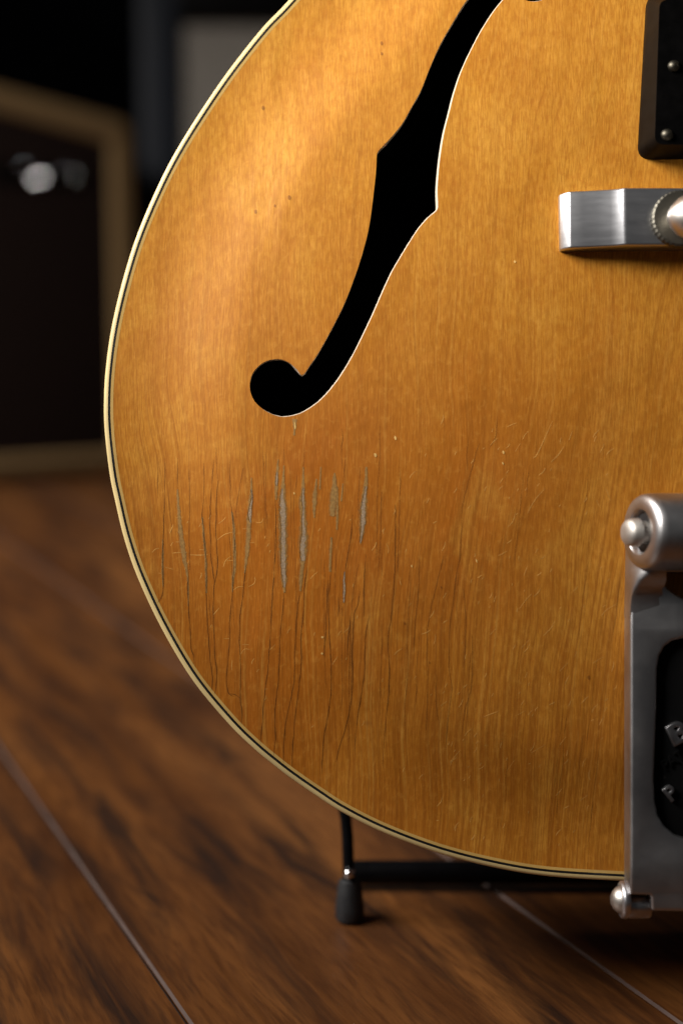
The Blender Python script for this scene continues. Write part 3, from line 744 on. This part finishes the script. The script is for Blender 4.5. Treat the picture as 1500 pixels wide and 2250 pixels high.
for j in range(len(rowsP)-1):
    for i in range(nb): fs.append((j*nb+i, j*nb+(i+1) % nb, (j+1)*nb+(i+1) % nb, (j+1)*nb+i))
fs.append(tuple((len(rowsP)-1)*nb+i for i in range(nb)))
pk = sharp(mesh('pickup', vs, fs, M['plastic'], guitar), 30)
for (sx, sy) in ((1481, 143), (1466, 294)):
    q = px2g(sx, sy, zt+.001)
    for xx in (q.x, 2*XC-q.x):
        s_ = lathe('screw', [(zt-.002, .0018), (zt, .0019), (zt+.0008, .0016), (zt+.0014, .0009), (zt+.0016, .0001)], M['screw'], pk, 'z', 24, (xx, q.y, 0))
for k in range(6):
    lathe('pole_piece', [(zt-.001, .0024), (zt+.0006, .0024), (zt+.0009, .0019)], M['steel'], pk, 'z', 20, (XC-.026+k*.0104, (t1_[1]+t2_[1])/2, 0))

# ------------------------------------------------------------------ vibrato tailpiece
zp, zq = .0225, .0125                                     # plate front / back
def gp(px, py, z=zp): q = px2g(px, py, z); return (q.x, q.y)
leftE = [gp(1384, 1966), gp(1384, 1900), gp(1384, 1700), gp(1384, 1500), gp(1384, 1380), gp(1384, 1330), gp(1387, 1300), gp(1398, 1272), gp(1418, 1250), gp(1440, 1235), gp(1450, 1190)]
foot_ = [gp(1740, 2004), gp(1560, 2004), gp(1436, 2002), gp(1431, 1998), gp(1430, 1972), gp(1426, 1967)]
outl = [(XC, foot_[0][1])]+foot_[1:]+leftE
outl = outl+sym(outl[1:])+[]
pan = [gp(1740, 1846), gp(1560, 1846), gp(1510, 1844), gp(1482, 1835), gp(1458, 1814), gp(1444, 1790), gp(1438, 1760), gp(1436, 1720), gp(1437, 1680), gp(1440, 1600), gp(1442, 1540), gp(1443, 1470), gp(1448, 1442), gp(1459, 1421), gp(1476, 1408), gp(1500, 1402), gp(1560, 1400)]
pan[0] = (XC, pan[0][1])
pan = pan+sym(pan[1:])
cut = rnd([gp(1458, 1258), gp(1456, 1284), gp(1500, 1318)]+sym([gp(1458, 1258), gp(1456, 1284), gp(1500, 1318)]), .004, 5)
tail = plate('tailpiece', [outl, pan, cut], zq, zp, .0009, M['alu'], guitar)
plate('name_panel', [[(XC+(x-XC)*1.004, y) for x, y in pan]], zq+.001, zp-.0026, .0002, M['panel'], tail)
# roller housing with its bearing end
cy = px2g(1420, 1168, .031); rc = .0112; zc = .0300
xe = px2g(1402, 1168, zc).x; Lh = 2*(XC-xe)
endp = [(.0040, .0001), (.0040, .0058), (.0008, .0062), (.0001, .0068), (0, .0078), (.0002, .0092), (.0007, .0104), (.0016, .0110), (.0032, rc), (.03, rc)]
lathe('roller_housing', endp+[(Lh-a, r) for a, r in endp[::-1]], M['alu'], tail, 'x', 64, (xe, cy.y, zc))
def oblique(o, k=.30):
    for v in o.data.vertices:
        dx = v.co.x-XC
        if abs(dx) > XC-xe-.022: v.co.x += (k if dx < 0 else -k)*(v.co.z-zc)
    o.data.update(); return o
rh = oblique(tail.children[-1] if tail.children[-1].name.startswith('roller') else [c for c in tail.children if c.name.startswith('roller')][0])
for s in (1, -1):
    pin = [(-.0043, .0001), (-.0042, .0018), (-.0038, .0031), (-.0032, .0038), (-.0025, .0041), (-.0004, .0042), (-.0002, .0033), (.0046, .0033)]
    x0 = xe if s == 1 else xe+Lh
    pts_ = pin if s == 1 else [(-a, r) for a, r in pin]
    oblique(lathe('recess_shade_ring', [(.0018, .0034), (.0017, .0040), (.0019, .0062), (.0030, .0062)] if s == 1 else [(-a, r) for a, r in [(.0018, .0034), (.0017, .0040), (.0019, .0062), (.0030, .0062)]], M['rubber'], tail, 'x', 36, (x0, cy.y, zc)))  # dark ring added to stand for the shade inside the pin recess
    oblique(lathe('bearing_pin', pts_, M['pin'], tail, 'x', 36, (x0, cy.y-.0002, zc)))
    # arm that carries the housing on each side: rises off the plate, its flank a continuation of the plate's edge
    rowsA = [(1356, .0221, 1384), (1330, .0227, 1384.5), (1308, .0236, 1387), (1290, .0249, 1394), (1275, .0262, 1404), (1262, .0274, 1418), (1250, .0283, 1434), (1236, .0288, 1446), (1205, .0290, 1446), (1165, .0290, 1446)]
    vs, fs = [], []
    for py, z, fx in rowsA:
        bx_ = px2g(1368, py, zq); f_ = px2g(fx, py, z); g_ = px2g(max(fx+26, 1462), py, z)
        yy = f_.y
        cols = [(bx_.x, yy, zq), (bx_.x+.0001, yy, zq+(z-zq)*.55), (bx_.x*.45+f_.x*.55-.0002, yy, z-(.0012+.10*(z-zp))), (f_.x, yy, z-.0001), (f_.x+.0010, yy, z+.0002), (g_.x, yy, zp-.0001 if py > 1285 else z+.0002), (g_.x, yy, zq)]
        vs += [(x if s == 1 else 2*XC-x, y, zz) for x, y, zz in cols]
    for j in range(len(rowsA)-1):
        for i in range(6): fs.append((j*7+i, j*7+i+1, (j+1)*7+i+1, (j+1)*7+i))
    fs.append(tuple(range(7))); fs.append(tuple(range((len(rowsA)-1)*7, len(rowsA)*7)))
    sharp(mesh('arm', vs, fs, M['alu'], tail), 48)
# hinge at the foot
hz = .0150
hy = px2g(1400, 1990, hz).y; hx = px2g(1377, 1985, hz).x; hx2 = px2g(1427, 1985, hz).x
for s in (1, -1):
    S = lambda pr: pr if s == 1 else [(-a, r) for a, r in pr]
    ox = (lambda x: x) if s == 1 else (lambda x: 2*XC-x)
    lathe('hinge_barrel', S([(0, .0030), (0, .0034), (.0004, .0037), (hx2-hx-.0006, .0037), (hx2-hx, .0033), (hx2-hx, .001)]), M['alu'], tail, 'x', 32, (ox(hx), hy, hz))
    fy = px2g(1362, 1977, hz).y
    lathe('hinge_flange', S([(-.0022, .0030), (-.0022, .0049), (-.0018, .0054), (-.0008, .0056), (.0001, .0052), (.0002, .002)]), M['polished'], tail, 'x', 40, (ox(hx), fy, hz))
    lathe('hinge_knob', S([(-.0050, .0001), (-.0048, .0014), (-.0042, .0026), (-.0032, .0036), (-.0022, .0040), (-.0020, .0041)]), M['steel'], tail, 'x', 40, (ox(hx), fy, hz))
# raised letters on the black panel
zl = zp-.0026
def text(s, px, py, size, rot, up, bold=0.0, depth=.0022, mat=None):
    cu = bpy.data.curves.new('letters', 'FONT'); cu.body = s; cu.size = size; cu.extrude = depth/2; cu.offset = bold; cu.bevel_depth = .00012
    q = px2g(px, py, zp)
    return from_curve(cu, 'raised_letter', mat or M['letter'], tail, Matrix.Translation((q.x, q.y, zl+depth/2+.0002)) @ Matrix.Rotation(rot, 4, 'Z'))
ux = Vector((math.cos(R(27)), math.sin(R(27)))); uy = Vector((-ux.y, ux.x))
o_ = Vector(gp(1482, 1641)); hB = .0062
def bl(pts): return [tuple(o_+ux*a*hB+uy*b*hB) for a, b in pts]
arc = lambda cx, cy_, rx, ry, t0, t1, n=10: [(cx+rx*math.cos(R(t0+(t1-t0)*k/n)), cy_+ry*math.sin(R(t0+(t1-t0)*k/n))) for k in range(n+1)]
Bo = [(0, 0), (.55, 0)]+arc(.55, .27, .38, .27, -90, 70)+arc(.52, .76, .33, .25, -60, 90)+[(.40, 1.02), (.02, 1.0)]
plate('raised_letter', [bl(Bo), bl(arc(.46, .72, .12, .10, 0, 330)), bl(arc(.48, .32, .14, .11, 0, 330))], zl, zp-.0003, .0002, M['letter'], tail)
text('IGSBY', 1535, 1618, .0088, R(27), 1, .0002)
text('P', 1474, 1764, .0062, R(38), 1, .00005, .0014)
text('PAT', 1463, 1696, .0042, R(33), 1, .0, .0004, M['panel'])

# strings and neck carry on past the picture
for k in range(6):
    x = XC-.026+k*.0104; r_ = .00065-.00009*k
    tube('string', [(x, cy.y, zc+rc+r_), (x, tip.y, zs+Rb+r_), (XC-.02+k*.008, .62, .040)], r_, M['steel'], guitar, 8, .2)
box('neck', (XC-.026, .385, -.03), (XC+.026, .75, .008), M['neck'], guitar, .006)
box('fingerboard', (XC-.027, .28, .022), (XC+.027, .75, .030), M['board'], guitar, .001)
box('neck_block', (XC-.025, .30, .0085), (XC+.025, .75, .0215), M['neck'], guitar, .001)

# ------------------------------------------------------------------ wire guitar stand
stand = empty('guitar_stand', Matrix.Translation(px2floor(768, 2024)), 'black wire guitar stand with rubber tipped feet under the guitar', 'stand')
WI = stand.matrix_world.inverted()
ft = px2floor(768, 2024)
sxc = (GM @ Vector((XC, 0, 0))).x
gb = GM @ Vector((XC, px2g(1740, 1950, 0).y, BACK))
def loc(p): return tuple(WI @ Vector(p))
for s in (1, -1):
    X = lambda x: x if s == 1 else 2*sxc-x
    fx, fy = ft.x, ft.y
    leg = tube('leg', [loc((X(fx), fy, .010)), loc((X(fx-.0008), fy+.004, .030)), loc((X(fx-.0011), fy+.020, .085)), loc((X(fx+.03), fy+.085, .30))], .0021, M['tube'], stand, 14)
    rub = lathe('rubber_foot', [(0, .0036), (.0005, .0046), (.0020, .0052), (.0050, .0052), (.0090, .0047), (.0125, .0043), (.0146, .0039), (.0156, .0026)], M['rubber'], stand, 'z', 28)
    rub.matrix_world = Matrix.Translation((X(fx), fy, 0)) @ Matrix.Rotation(R(-6), 4, 'X')
    lathe('bolt', [(-.0028, .0001), (-.0026, .0010), (-.0018, .0017), (-.0006, .0020), (.001, .0020)], M['chrome'], stand, 'y', 20, loc((X(fx-.0003), fy-.0012, .0185)))
    # arm reaching under the body
    tube('cradle_arm', [loc((X(sxc-.016), fy+.035, .012)), loc((X(sxc-.016), fy-.02, .022)), loc((X(sxc-.016), gb.y-.07, gb.z-.008)), loc((X(sxc-.016), gb.y-.085, gb.z+.012))], .003, M['tube'], stand)
tube('cross_bar', [loc((ft.x+.001, ft.y+.030, .0065)), loc((2*sxc-ft.x-.001, ft.y+.030, .0065))], .0045, M['tube'], stand, 16)
